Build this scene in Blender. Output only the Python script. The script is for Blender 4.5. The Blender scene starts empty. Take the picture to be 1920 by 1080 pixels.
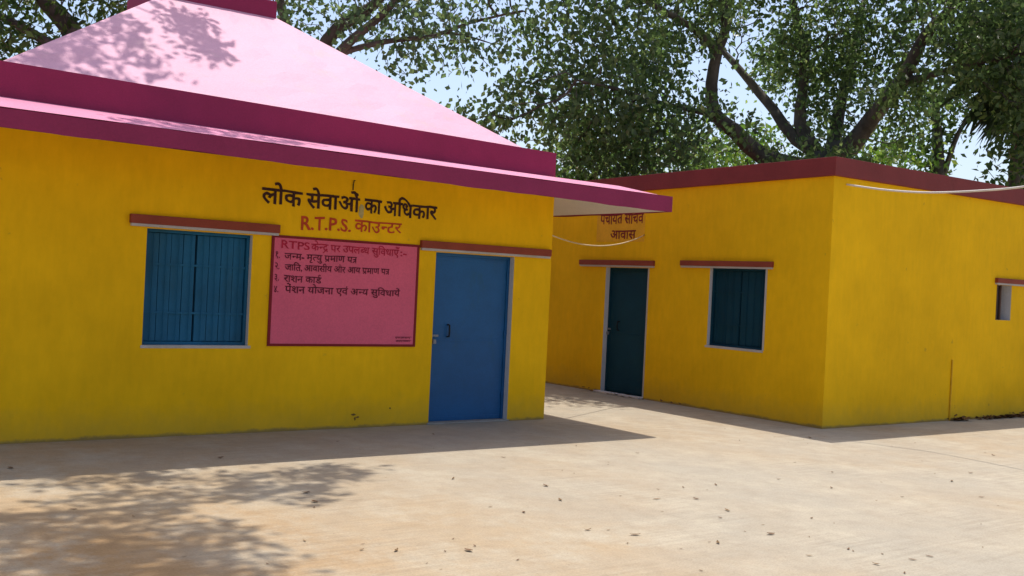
import bpy, bmesh, math, random
import numpy as np
from mathutils import Vector, Matrix

S = bpy.context.scene
COL = S.collection
random.seed(7)
RNG = np.random.default_rng(11)

# ------------------------------------------------------------------ camera
FPX, ROLL, PITCH, YAW = 1990.45, 0.048, -0.0034, 0.6327
CAM = np.array([-8.0036, -10.1357, 1.62])
FW = np.array([math.sin(YAW) * math.cos(PITCH), math.cos(YAW) * math.cos(PITCH), math.sin(PITCH)])
RT = np.array([math.cos(YAW), -math.sin(YAW), 0.0])
UP = np.cross(RT, FW)
cd = bpy.data.cameras.new('camera')
cd.sensor_width = 36
cd.lens = FPX / 1920 * 36
cd.clip_end = 2000
cam = bpy.data.objects.new('camera', cd)
COL.objects.link(cam)
cr, sr = math.cos(ROLL), math.sin(ROLL)
ax_x = RT * cr + UP * sr           # image right, rolled
ax_y = -RT * sr + UP * cr
M = Matrix.Identity(4)
for i in range(3):
    M[i][0], M[i][1], M[i][2], M[i][3] = ax_x[i], ax_y[i], -FW[i], CAM[i]
cam.matrix_world = M
S.camera = cam

# ------------------------------------------------------------------ light
SUNV = Vector((0.2646, 0.238, 1.0)).normalized()
w = bpy.data.worlds.new("World")
S.world = w
w.use_nodes = True
nt = w.node_tree
sky = nt.nodes.new('ShaderNodeTexSky')
sky.sky_type = 'NISHITA'
sky.sun_disc = False
sky.sun_elevation = math.radians(70.4)
sky.sun_rotation = math.radians(48)
sky.altitude = 50
sky.air_density = 0.85
sky.dust_density = 2.6
sky.ozone_density = 1.0
bg = nt.nodes['Background']
nt.links.new(sky.outputs[0], bg.inputs[0])
bg.inputs[1].default_value = 0.125
sd = bpy.data.lights.new('sun', 'SUN')
sd.energy = 2.6
sd.angle = math.radians(0.5)
sd.color = (1.0, 0.955, 0.88)
sun = bpy.data.objects.new('sun', sd)
COL.objects.link(sun)
sun.rotation_euler = SUNV.to_track_quat('Z', 'Y').to_euler()
S.view_settings.view_transform = 'Standard'
S.view_settings.look = 'None'
S.view_settings.gamma = 1
S.view_settings.use_curve_mapping = False
S.view_settings.exposure = 0.70

# ------------------------------------------------------------------ helpers
def P(px, py, dist):
    """world point seen at photo pixel (px, py) at the given level distance"""
    x, y = px - 960, py - 540
    a, b = cr * x + sr * y, -sr * x + cr * y
    d = RT * a / FPX - UP * b / FPX + FW
    return CAM + d / math.hypot(d[0], d[1]) * dist

def wloc(o):
    v = Vector((0, 0, 0))
    while o is not None:
        v += o.location
        o = o.parent
    return v

def tag(o, label=None, cat=None, group=None, kind=None):
    if label: o['label'] = label
    if cat: o['category'] = cat
    if group: o['group'] = group
    if kind: o['kind'] = kind
    return o

def empty(name, loc, label, cat, group=None):
    o = bpy.data.objects.new(name, None)
    o.empty_display_size = 0.3
    o.location = loc
    COL.objects.link(o)
    return tag(o, label, cat, group)

class MB:
    def __init__(self):
        self.v, self.f = [], []
    def add(self, vs, fs):
        n = len(self.v)
        self.v += [tuple(map(float, p)) for p in vs]
        self.f += [tuple(i + n for i in f) for f in fs]
    def quad(self, a, b, c, d):
        self.add([a, b, c, d], [(0, 1, 2, 3)])
    def box(self, x0, x1, y0, y1, z0, z1):
        vs = [(x, y, z) for z in (z0, z1) for y in (y0, y1) for x in (x0, x1)]
        self.add(vs, [(0, 2, 3, 1), (4, 5, 7, 6), (0, 1, 5, 4), (2, 6, 7, 3), (0, 4, 6, 2), (1, 3, 7, 5)])
    def hexa(self, lo, hi):
        """lo, hi: four corners each (counter-clockwise seen from above)"""
        self.add(list(lo) + list(hi), [(3, 2, 1, 0), (4, 5, 6, 7), (0, 1, 5, 4), (1, 2, 6, 5), (2, 3, 7, 6), (3, 0, 4, 7)])
    def tube(self, pts, rad, n=8, cap=True):
        pts = [Vector(p) for p in pts]
        if not hasattr(rad, '__len__'): rad = [rad] * len(pts)
        base = len(self.v)
        side = None
        for i, p in enumerate(pts):
            t = (pts[min(i + 1, len(pts) - 1)] - pts[max(i - 1, 0)]).normalized()
            if side is None:
                side = t.orthogonal().normalized()
            side = (side - t * side.dot(t)).normalized()
            up = t.cross(side)
            for k in range(n):
                a = 2 * math.pi * k / n
                self.v.append(tuple(p + (side * math.cos(a) + up * math.sin(a)) * rad[i]))
        for i in range(len(pts) - 1):
            for k in range(n):
                a, b = base + i * n + k, base + i * n + (k + 1) % n
                self.f.append((a, b, b + n, a + n))
        if cap:
            self.f.append(tuple(base + k for k in reversed(range(n))))
            self.f.append(tuple(base + (len(pts) - 1) * n + k for k in range(n)))
    def build(self, name, mat, parent=None, smooth=False, bevel=0, normals=True):
        me = bpy.data.meshes.new(name)
        org = wloc(parent) if parent else Vector((0, 0, 0))
        me.from_pydata([(a - org.x, b - org.y, c - org.z) for a, b, c in self.v], [], self.f)
        if normals or bevel:
            bm = bmesh.new()
            bm.from_mesh(me)
            bmesh.ops.remove_doubles(bm, verts=bm.verts, dist=1e-5)
            if normals: bmesh.ops.recalc_face_normals(bm, faces=bm.faces)
            if bevel:
                es = [e for e in bm.edges if len(e.link_faces) == 2 and e.calc_face_angle(0) > 0.5]
                bmesh.ops.bevel(bm, geom=es, offset=bevel, segments=2, affect='EDGES', profile=0.6)
            bm.to_mesh(me)
            bm.free()
        if smooth:
            me.polygons.foreach_set('use_smooth', [True] * len(me.polygons))
        me.materials.append(mat)
        o = bpy.data.objects.new(name, me)
        if parent: o.parent = parent
        COL.objects.link(o)
        return o

# ------------------------------------------------------------------ materials
def nodes(name):
    m = bpy.data.materials.new(name)
    m.use_nodes = True
    return m, m.node_tree, m.node_tree.nodes, m.node_tree.links, m.node_tree.nodes['Principled BSDF']

def ramp(nn, stops):
    r = nn.new('ShaderNodeValToRGB')
    e = r.color_ramp.elements
    while len(e) < len(stops): e.new(0.5)
    for k, (p, c) in enumerate(stops):
        e[k].position = p
        e[k].color = (*c, 1) if len(c) == 3 else c
    return r

def noise(nt, src, scale, detail=5, rough=0.6, mapping=None):
    n = nt.nodes.new('ShaderNodeTexNoise')
    n.inputs['Scale'].default_value = scale
    n.inputs['Detail'].default_value = detail
    n.inputs['Roughness'].default_value = rough
    if mapping:
        mp = nt.nodes.new('ShaderNodeMapping')
        mp.inputs['Scale'].default_value = mapping
        nt.links.new(src, mp.inputs[0])
        src = mp.outputs[0]
    nt.links.new(src, n.inputs['Vector'])
    return n

def mixc(nt, fac, a, b, mode='MIX'):
    m = nt.nodes.new('ShaderNodeMix')
    m.data_type = 'RGBA'
    m.blend_type = mode
    for sock, val in ((m.inputs[0], fac), (m.inputs[6], a), (m.inputs[7], b)):
        if hasattr(val, 'is_linked') or hasattr(val, 'links'):
            nt.links.new(val, sock)
        elif isinstance(val, (int, float)):
            sock.default_value = val
        else:
            sock.default_value = (*val, 1)
    return m.outputs[2]

def paint(name, c, var=0.10, scale=1.3, rough=0.75, bump=0.25, stain=None, stain_amt=0.0, stain_pos=0.58, streak=False, spec=0.25):
    m, nt, nn, ll, b = nodes(name)
    tc = nn.new('ShaderNodeTexCoord').outputs['Object']
    n1 = noise(nt, tc, scale, 6, 0.62)
    lo = tuple(x * (1 - var) for x in c)
    hi = tuple(min(1, x * (1 + var)) for x in c)
    r1 = ramp(nn, [(0.3, lo), (0.7, hi)])
    ll.new(n1.outputs[0], r1.inputs[0])
    col = r1.outputs[0]
    n3 = noise(nt, tc, 60, 3, 0.5)
    r3 = ramp(nn, [(0.3, (0.93,) * 3), (0.7, (1.05,) * 3)])
    ll.new(n3.outputs[0], r3.inputs[0])
    col = mixc(nt, 1.0, col, r3.outputs[0], 'MULTIPLY')
    if stain:
        n2 = noise(nt, tc, 2.2, 8, 0.72, (1, 1, 0.35) if streak else None)
        r2 = ramp(nn, [(stain_pos, (0, 0, 0)), (stain_pos + 0.16, (stain_amt,) * 3)])
        ll.new(n2.outputs[0], r2.inputs[0])
        col = mixc(nt, r2.outputs[0], col, stain)
    ll.new(col, b.inputs['Base Color'])
    b.inputs['Roughness'].default_value = rough
    b.inputs['Specular IOR Level'].default_value = spec
    nb = noise(nt, tc, 9, 9, 0.65)
    bp = nn.new('ShaderNodeBump')
    bp.inputs['Strength'].default_value = bump
    bp.inputs['Distance'].default_value = 0.02
    ll.new(nb.outputs[0], bp.inputs['Height'])
    ll.new(bp.outputs[0], b.inputs['Normal'])
    return m

def wallpaint(name, c, mud):
    """limewashed yellow wall: brush patches, a few scuffs, splashed mud near the ground"""
    m, nt, nn, ll, b = nodes(name)
    tc = nn.new('ShaderNodeTexCoord').outputs['Object']
    n1 = noise(nt, tc, 0.9, 7, 0.65)
    r1 = ramp(nn, [(0.3, tuple(x * 0.86 for x in c)), (0.7, tuple(min(1, x * 1.08) for x in c))])
    ll.new(n1.outputs[0], r1.inputs[0])
    n2 = noise(nt, tc, 14, 4, 0.6, (1, 1, 0.25))
    r2 = ramp(nn, [(0.25, (0.94,) * 3), (0.75, (1.04,) * 3)])
    ll.new(n2.outputs[0], r2.inputs[0])
    col = mixc(nt, 1.0, r1.outputs[0], r2.outputs[0], 'MULTIPLY')
    # mud splash: height below a ragged line
    sx = nn.new('ShaderNodeSeparateXYZ'); ll.new(tc, sx.inputs[0])
    n3 = noise(nt, tc, 5.0, 7, 0.7)
    ma = nn.new('ShaderNodeMath'); ma.operation = 'MULTIPLY_ADD'
    ll.new(n3.outputs[0], ma.inputs[0]); ma.inputs[1].default_value = -0.5; ll.new(sx.outputs[2], ma.inputs[2])
    mr = nn.new('ShaderNodeMapRange')
    ll.new(ma.outputs[0], mr.inputs[0])
    mr.inputs[1].default_value = -0.22; mr.inputs[2].default_value = 0.10
    mr.inputs[3].default_value = 0.32; mr.inputs[4].default_value = 0.0
    col = mixc(nt, mr.outputs[0], col, mud)
    # ragged line of caked dust right at the ground
    n5 = noise(nt, tc, 3.5, 8, 0.75)
    mb_ = nn.new('ShaderNodeMath'); mb_.operation = 'MULTIPLY_ADD'
    ll.new(n5.outputs[0], mb_.inputs[0]); mb_.inputs[1].default_value = -0.11; ll.new(sx.outputs[2], mb_.inputs[2])
    m2 = nn.new('ShaderNodeMapRange'); ll.new(mb_.outputs[0], m2.inputs[0])
    m2.inputs[1].default_value = -0.045; m2.inputs[2].default_value = -0.015
    m2.inputs[3].default_value = 0.8; m2.inputs[4].default_value = 0.0
    col = mixc(nt, m2.outputs[0], col, (0.24, 0.16, 0.07))
    # scuffs
    n4 = noise(nt, tc, 7.5, 3, 0.5)
    r4 = ramp(nn, [(0.735, (0, 0, 0)), (0.78, (0.35,) * 3)])
    ll.new(n4.outputs[0], r4.inputs[0])
    col = mixc(nt, r4.outputs[0], col, (0.30, 0.17, 0.04))
    ll.new(col, b.inputs['Base Color'])
    b.inputs['Roughness'].default_value = 0.8
    b.inputs['Specular IOR Level'].default_value = 0.08
    nb = noise(nt, tc, 5, 10, 0.62)
    bp = nn.new('ShaderNodeBump'); bp.inputs['Strength'].default_value = 0.35; bp.inputs['Distance'].default_value = 0.03
    ll.new(nb.outputs[0], bp.inputs['Height']); ll.new(bp.outputs[0], b.inputs['Normal'])
    return m

YEL = wallpaint('yellow_limewash', (0.88, 0.49, 0.007), (0.42, 0.30, 0.06))
PINK = paint('pink_roof_paint', (0.71, 0.355, 0.475), 0.05, 0.8, 0.6, 0.35, (0.58, 0.36, 0.38), 0.6, 0.56)
PINK2 = paint('rose_eave_paint', (0.69, 0.24, 0.375), 0.06, 1.2, 0.6, 0.3, (0.5, 0.28, 0.3), 0.4, 0.62)
MAG = paint('magenta_maroon_paint', (0.265, 0.021, 0.076), 0.12, 1.6, 0.6, 0.3, (0.10, 0.02, 0.03), 0.35, 0.62, True)
MAR = paint('brick_red_paint', (0.20, 0.030, 0.027), 0.14, 1.6, 0.65, 0.3, (0.09, 0.03, 0.02), 0.4, 0.6, True)
LIN = paint('oxide_red_paint', (0.26, 0.050, 0.025), 0.12, 3.0, 0.7, 0.3, (0.22, 0.05, 0.02), 0.4, 0.6)
TRIM = paint('grey_white_trim', (0.46, 0.42, 0.39), 0.10, 3.0, 0.85, 0.3, (0.36, 0.27, 0.12), 0.5, 0.55)
WHT = paint('white_limewash', (0.62, 0.58, 0.56), 0.06, 2.0, 0.8, 0.3, (0.45, 0.38, 0.28), 0.4, 0.62)
BLU = paint('blue_enamel', (0.008, 0.090, 0.235), 0.16, 1.8, 0.45, 0.12, (0.015, 0.08, 0.13), 0.6, 0.52, True, 0.3)
BLU2 = paint('dark_blue_enamel', (0.006, 0.044, 0.070), 0.14, 1.8, 0.6, 0.10, (0.008, 0.05, 0.06), 0.5, 0.55, True, 0.12)
BRD = paint('rose_board_paint', (0.70, 0.112, 0.18), 0.07, 1.6, 0.6, 0.15, (0.50, 0.09, 0.14), 0.4, 0.6)
BDR = paint('dark_red_border_paint', (0.20, 0.008, 0.010), 0.1, 6, 0.6, 0.1)
INKB = paint('dark_brown_lettering', (0.045, 0.014, 0.010), 0.35, 14, 0.7, 0.1, (0.14, 0.05, 0.02), 0.6, 0.60)
INKR = paint('orange_red_lettering', (0.50, 0.055, 0.012), 0.2, 12, 0.7, 0.1, (0.55, 0.16, 0.02), 0.6, 0.58)
INKM = paint('crimson_lettering', (0.42, 0.012, 0.040), 0.2, 12, 0.7, 0.1)
INKP = paint('plum_lettering', (0.12, 0.010, 0.025), 0.3, 14, 0.7, 0.1, (0.25, 0.03, 0.06), 0.6, 0.58)
INKS = paint('brick_lettering', (0.21, 0.020, 0.012), 0.25, 14, 0.7, 0.1, (0.5, 0.2, 0.02), 0.6, 0.60)
SIGNBG = paint('ochre_sign_patch', (0.78, 0.40, 0.015), 0.1, 5, 0.75, 0.2)
STEEL = paint('dull_steel', (0.22, 0.22, 0.22), 0.2, 8, 0.4, 0.1)
DARK = paint('dark_interior', (0.02, 0.02, 0.02), 0.2, 3, 0.9, 0.0)
CABLE = paint('white_cable_plastic', (0.72, 0.66, 0.58), 0.08, 5, 0.5, 0.0)
ROPE = paint('pale_cable_plastic', (0.66, 0.52, 0.30), 0.08, 5, 0.5, 0.0)
PATCH = paint('plaster_patch', (0.45, 0.38, 0.16), 0.2, 12, 0.9, 0.5)
STONE = paint('pale_stone', (0.55, 0.52, 0.47), 0.2, 10, 0.9, 0.5)
DRY = paint('dry_leaf_brown', (0.20, 0.115, 0.06), 0.5, 9, 0.8, 0.2)
DRY2 = paint('dry_leaf_tan', (0.24, 0.15, 0.07), 0.4, 9, 0.8, 0.2)
LITTER = paint('leaf_litter_brown', (0.13, 0.06, 0.02), 0.5, 14, 0.9, 0.4)

def ground_mat():
    m, nt, nn, ll, b = nodes('dusty_concrete')
    tc = nn.new('ShaderNodeTexCoord').outputs['Object']
    n1 = noise(nt, tc, 0.33, 7, 0.62)
    r1 = ramp(nn, [(0.38, (0.384, 0.338, 0.264)), (0.50, (0.394, 0.334, 0.250)), (0.62, (0.40, 0.315, 0.214))])
    ll.new(n1.outputs[0], r1.inputs[0])
    # reddish dust drifts lie to the left of the yard
    sx = nn.new('ShaderNodeSeparateXYZ'); ll.new(tc, sx.inputs[0])
    n6 = noise(nt, tc, 0.9, 6, 0.65)
    ma = nn.new('ShaderNodeMath'); ma.operation = 'MULTIPLY_ADD'
    ll.new(n6.outputs[0], ma.inputs[0]); ma.inputs[1].default_value = 5.0; ll.new(sx.outputs[0], ma.inputs[2])
    mr = nn.new('ShaderNodeMapRange'); ll.new(ma.outputs[0], mr.inputs[0])
    mr.inputs[1].default_value = -3.2; mr.inputs[2].default_value = 0.2
    mr.inputs[3].default_value = 0.62; mr.inputs[4].default_value = 0.0
    col = mixc(nt, mr.outputs[0], r1.outputs[0], (0.43, 0.29, 0.15))
    # brown earth trodden over the slab in the near left corner
    vd = nn.new('ShaderNodeVectorMath'); vd.operation = 'DISTANCE'
    ll.new(tc, vd.inputs[0]); vd.inputs[1].default_value = (-6.6, -4.3, 0)
    n11 = noise(nt, tc, 1.8, 7, 0.7)
    me_ = nn.new('ShaderNodeMath'); me_.operation = 'MULTIPLY_ADD'
    ll.new(n11.outputs[0], me_.inputs[0]); me_.inputs[1].default_value = 2.4; ll.new(vd.outputs['Value'], me_.inputs[2])
    mr2 = nn.new('ShaderNodeMapRange'); ll.new(me_.outputs[0], mr2.inputs[0])
    mr2.inputs[1].default_value = 1.7; mr2.inputs[2].default_value = 3.1
    mr2.inputs[3].default_value = 0.85; mr2.inputs[4].default_value = 0.0
    col = mixc(nt, mr2.outputs[0], col, (0.37, 0.225, 0.105))
    n7 = noise(nt, tc, 1.3, 9, 0.72, (1.2, 1.0, 1))
    r7 = ramp(nn, [(0.47, (0, 0, 0)), (0.66, (0.75,) * 3)])
    ll.new(n7.outputs[0], r7.inputs[0])
    col = mixc(nt, r7.outputs[0], col, (0.46, 0.402, 0.305))
    n8 = noise(nt, tc, 0.75, 8, 0.7, (1.2, 1.0, 1))
    r8 = ramp(nn, [(0.52, (0, 0, 0)), (0.72, (0.6,) * 3)])
    ll.new(n8.outputs[0], r8.inputs[0])
    col = mixc(nt, r8.outputs[0], col, (0.36, 0.295, 0.215))
    # broom marks, smeared along the yard
    n2 = noise(nt, tc, 4.5, 10, 0.78, (1.25, 1.0, 1))
    r2 = ramp(nn, [(0.30, (0.88, 0.87, 0.86)), (0.52, (1, 1, 1)), (0.72, (1.07, 1.07, 1.06))])
    ll.new(n2.outputs[0], r2.inputs[0])
    col = mixc(nt, 1.0, col, r2.outputs[0], 'MULTIPLY')
    # sweep scratches in places
    mp = nn.new('ShaderNodeMapping'); mp.inputs['Rotation'].default_value = (0, 0, math.radians(-38)); mp.inputs['Scale'].default_value = (0.55, 9, 1)
    ll.new(tc, mp.inputs[0])
    n9 = noise(nt, mp.outputs[0], 2.4, 5, 0.6)
    r9 = ramp(nn, [(0.36, (0.90, 0.89, 0.88)), (0.5, (1, 1, 1)), (0.64, (1.06, 1.06, 1.06))])
    ll.new(n9.outputs[0], r9.inputs[0])
    n10 = noise(nt, tc, 0.55, 4, 0.6)
    r10 = ramp(nn, [(0.46, (0.1,) * 3), (0.58, (0.9,) * 3)])
    ll.new(n10.outputs[0], r10.inputs[0])
    col = mixc(nt, r10.outputs[0], col, mixc(nt, 1.0, col, r9.outputs[0], 'MULTIPLY'))
    n3 = noise(nt, tc, 70, 6, 0.75)
    r3 = ramp(nn, [(0.32, (0.80,) * 3), (0.5, (1.0,) * 3), (0.68, (1.12,) * 3)])
    ll.new(n3.outputs[0], r3.inputs[0])
    col = mixc(nt, 1.0, col, r3.outputs[0], 'MULTIPLY')
    # small dark grit
    vo = nn.new('ShaderNodeTexVoronoi'); vo.inputs['Scale'].default_value = 7
    ll.new(tc, vo.inputs['Vector'])
    r4 = ramp(nn, [(0.02, (0.6,) * 3), (0.05, (0, 0, 0))])
    ll.new(vo.outputs['Distance'], r4.inputs[0])
    n5 = noise(nt, tc, 1.7, 2, 0.5)
    r5 = ramp(nn, [(0.5, (0, 0, 0)), (0.56, (1, 1, 1))])
    ll.new(n5.outputs[0], r5.inputs[0])
    g = mixc(nt, 1.0, r4.outputs[0], r5.outputs[0], 'MULTIPLY')
    col = mixc(nt, g, col, (0.16, 0.10, 0.06))
    ll.new(col, b.inputs['Base Color'])
    b.inputs['Roughness'].default_value = 0.92
    b.inputs['Specular IOR Level'].default_value = 0.15
    nb = noise(nt, tc, 6, 10, 0.7, (0.6, 1.6, 1))
    bp = nn.new('ShaderNodeBump'); bp.inputs['Strength'].default_value = 0.45; bp.inputs['Distance'].default_value = 0.025
    ll.new(nb.outputs[0], bp.inputs['Height']); ll.new(bp.outputs[0], b.inputs['Normal'])
    return m

def leaf_mat(name, stops, trans=0.35, rough=0.45):
    m, nt, nn, ll, b = nodes(name)
    geo = nn.new('ShaderNodeNewGeometry')
    r = ramp(nn, stops)
    ll.new(geo.outputs['Random Per Island'], r.inputs[0])
    ll.new(r.outputs[0], b.inputs['Base Color'])
    b.inputs['Roughness'].default_value = rough
    b.inputs['Specular IOR Level'].default_value = 0.45
    tr = nn.new('ShaderNodeBsdfTranslucent')
    tcol = mixc(nt, 1.0, r.outputs[0], (1.9, 2.0, 1.35), 'MULTIPLY')
    ll.new(tcol, tr.inputs[0])
    mx = nn.new('ShaderNodeMixShader'); mx.inputs[0].default_value = trans
    ll.new(b.outputs[0], mx.inputs[1]); ll.new(tr.outputs[0], mx.inputs[2])
    ll.new(mx.outputs[0], nn['Material Output'].inputs['Surface'])
    return m

LEAF_A = leaf_mat('banyan_leaf', [(0.0, (0.050, 0.080, 0.038)), (0.5, (0.088, 0.138, 0.060)), (0.85, (0.13, 0.185, 0.075)), (1.0, (0.21, 0.24, 0.12))], 0.6, 0.36)
LEAF_B = leaf_mat('peepal_leaf', [(0.0, (0.045, 0.074, 0.046)), (0.6, (0.075, 0.118, 0.066)), (1.0, (0.15, 0.19, 0.09))], 0.55)
LEAF_C = leaf_mat('mango_leaf', [(0.0, (0.024, 0.050, 0.016)), (0.6, (0.05, 0.09, 0.024)), (1.0, (0.13, 0.17, 0.05))], 0.5)
LEAF_D = leaf_mat('bright_shrub_leaf', [(0.0, (0.05, 0.10, 0.022)), (0.5, (0.10, 0.18, 0.035)), (1.0, (0.22, 0.27, 0.07))], 0.5)
LEAF_P = leaf_mat('palm_leaf', [(0.0, (0.02, 0.045, 0.022)), (1.0, (0.05, 0.085, 0.035))], 0.2)
BARK = paint('grey_brown_bark', (0.085, 0.078, 0.066), 0.4, 4, 0.9, 1.0, (0.20, 0.17, 0.13), 0.7, 0.50, True)
BARKP = paint('pale_bark', (0.20, 0.15, 0.10), 0.3, 5, 0.9, 0.7)

# ------------------------------------------------------------------ ground
g = MB()
N = 24
xs = [-400, -120, -60, -30] + [-20 + i * 2 for i in range(21)] + [30, 60, 120, 400]
for i in range(len(xs) - 1):
    for j in range(len(xs) - 1):
        g.quad((xs[i], xs[j], 0), (xs[i + 1], xs[j], 0), (xs[i + 1], xs[j + 1], 0), (xs[i], xs[j + 1], 0))
tag(g.build('ground', ground_mat()), kind='structure')

# ------------------------------------------------------------------ wall builder
def wall_panel(mb, parent, Pm, u0, u1, z0, z1, ops, depth):
    """front face with real openings (mb) and their reveals; Pm(u, depth, z) -> point"""
    us = sorted({u0, u1, *[o[0] for o in ops], *[o[1] for o in ops]})
    zs = sorted({z0, z1, *[o[2] for o in ops], *[o[3] for o in ops]})
    for a, b in zip(us, us[1:]):
        for c, d in zip(zs, zs[1:]):
            um, zm = (a + b) / 2, (c + d) / 2
            if any(o[0] < um < o[1] and o[2] < zm < o[3] for o in ops): continue
            mb.quad(Pm(a, 0, c), Pm(b, 0, c), Pm(b, 0, d), Pm(a, 0, d))
    for (a, b, c, d) in ops:
        rv = MB()
        for (p, q) in (((a, c), (a, d)), ((a, d), (b, d)), ((b, d), (b, c)), ((b, c), (a, c))):
            rv.quad(Pm(p[0], 0, p[1]), Pm(q[0], 0, q[1]), Pm(q[0], depth, q[1]), Pm(p[0], depth, p[1]))
        rv.build('door_reveal' if c == 0 else 'window_reveal', WHT, parent)

# ------------------------------------------------------------------ text (built-in font, shaped by hand)
def glyph_run(s, bold):
    c = bpy.data.curves.new('lettering', 'FONT')
    c.body = s
    c.size = 1
    c.resolution_u = 3
    c.offset = bold
    o = bpy.data.objects.new('lettering', c)
    me = bpy.data.meshes.new_from_object(o)
    bm = bmesh.new(); bm.from_mesh(me)
    bpy.data.objects.remove(o); bpy.data.curves.remove(c); bpy.data.meshes.remove(me)
    return bm

def clip(bm, x):
    bmesh.ops.bisect_plane(bm, geom=bm.verts[:] + bm.edges[:] + bm.faces[:], plane_co=(x, 0, 0), plane_no=(1, 0, 0), clear_outer=True)

def text(mb, s, Pm, ul, ur, zb0, zh0, zb1, zh1, bold=0.012, jit=0.011):
    """markup: '~' half form of the letter before it, '/' a rakar stroke under it, '^' a reph hook on it, '@' the letter tra"""
    V, F, LV, LAY = [], [], [], [0]
    x = 0.0
    i = 0
    toks = []
    buf = ''
    while i < len(s):
        ch = s[i]
        nx = s[i + 1] if i + 1 < len(s) else ''
        if ch == ' ':
            if buf: toks.append(('r', buf)); buf = ''
            toks.append(('s', ''))
        elif ch == '@':
            if buf: toks.append(('r', buf)); buf = ''
            toks.append(('t', ''))
        elif nx in '~/^' and nx:
            if buf: toks.append(('r', buf)); buf = ''
            toks.append((nx, ch)); i += 1
        else:
            buf += ch
        i += 1
    if buf: toks.append(('r', buf))
    def put(bm, dx):
        n = len(V)
        bm.verts.ensure_lookup_table()
        for k, v in enumerate(bm.verts):
            v.index = k
            V.append((v.co.x + dx, v.co.y))
        # every glyph lies a hair in front of its neighbour, so their overlaps never share a plane
        seen = {}
        for v in bm.verts:
            if v.index in seen: continue
            LAY[0] = (LAY[0] + 1) % 6
            st = [v]
            seen[v.index] = LAY[0]
            while st:
                q_ = st.pop()
                for e_ in q_.link_edges:
                    o2 = e_.other_vert(q_)
                    if o2.index not in seen:
                        seen[o2.index] = LAY[0]; st.append(o2)
        for k in range(len(bm.verts)): LV.append(seen[k])
        for f in bm.faces:
            F.append(tuple(n + v.index for v in f.verts))
        bm.free()
    def stroke(pts, hw):
        for a, b in zip(pts, pts[1:]):
            dx, dy = b[0] - a[0], b[1] - a[1]
            L = math.hypot(dx, dy) or 1
            nx_, ny_ = -dy / L * hw, dx / L * hw
            n = len(V)
            V.extend([(a[0] + nx_, a[1] + ny_), (a[0] - nx_, a[1] - ny_), (b[0] - nx_, b[1] - ny_), (b[0] + nx_, b[1] + ny_)])
            F.append((n, n + 1, n + 2, n + 3))
            LAY[0] = (LAY[0] + 1) % 6
            LV.extend([LAY[0]] * 4)
    hw = 0.036 + bold
    for kind, t in toks:
        if kind == 's':
            x += 0.26
            continue
        if kind == 't':   # tra: headline, stem, arm and falling stroke
            w_ = 0.46
            stroke([(x - 0.02, 0.585), (x + w_, 0.585)], hw)
            stroke([(x + w_ - 0.11, 0.6), (x + w_ - 0.11, 0.0)], hw)
            stroke([(x + w_ - 0.11, 0.37), (x + 0.05, 0.34)], hw)
            stroke([(x + w_ - 0.11, 0.28), (x + 0.05, 0.04)], hw)
            x += w_ - 0.02
            continue
        bm = glyph_run(t, bold)
        x0 = min(v.co.x for v in bm.verts)
        # width is measured on the headline / capitals, so hanging marks do not count
        x1 = max([v.co.x for v in bm.verts if -0.02 < v.co.y < 0.66] or [0])
        if kind == '~':
            cut = 0.185 + 2 * bold
            clip(bm, x1 - cut)
            x1 -= cut
        put(bm, x - x0)
        adv = x1 - x0
        if kind == '/':
            if t == 'द': stroke([(x + adv * 0.55, 0.06), (x + adv * 0.10, -0.20)], hw * 0.9)
            else: stroke([(x + adv - 0.12, 0.22), (x + adv * 0.18, 0.0)], hw * 0.9)
        if kind == '^':
            stroke([(x + adv * 0.55, 0.62), (x + adv * 0.45, 0.76), (x + adv * 0.62, 0.86), (x + adv * 0.85, 0.80)], hw * 0.8)
        x += adv - 0.015
    W = x
    n = len(mb.v)
    H = 0.62
    ph = random.random() * 9
    for (a, b), lay in zip(V, LV):
        k = a / W
        b += 1.6 * jit * math.sin(a * 2.3 + ph) + jit * math.sin(a * 7.3 + ph) + jit * math.sin(a * 17 + b * 9 + ph)
        a2 = a + jit * math.sin(b * 11 + a * 5 + ph)
        u = ul + (ur - ul) * a2 / W
        zb = zb0 + (zb1 - zb0) * k
        zh = zh0 + (zh1 - zh0) * k
        mb.v.append(tuple(Pm(u, -0.0005 * lay, zb + (zh - zb) * b / H)))
    mb.f += [tuple(n + q for q in f) for f in F]

# ------------------------------------------------------------------ left building (pyramid roof)
L = empty('office_building', (-3.3, 3.3, 0), 'yellow office with a pink pyramid roof, deep pink eave and blue door', 'building')
X0, X1, DEP = -6.6, 0.0, 6.6
HW = 2.86
PL = lambda u, d, z: (u, d, z)
doorL = (-1.649, -0.556, 0.0, 1.942)
winL = (-4.871, -3.822, 0.879, 1.986)
wm = MB()
wall_panel(wm, L, PL, X0, X1, -0.3, HW, [(doorL[0], doorL[1], 0.0, doorL[3]), winL], 0.11)
wm.quad((X1, 0, -0.3), (X1, DEP, -0.3), (X1, DEP, HW), (X1, 0, HW))
wm.quad((X0, 0, -0.3), (X0, DEP, -0.3), (X0, DEP, HW), (X0, 0, HW))
wm.quad((X0, DEP, -0.3), (X1, DEP, -0.3), (X1, DEP, HW), (X0, DEP, HW))
wm.build('wall', YEL, L)

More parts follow.
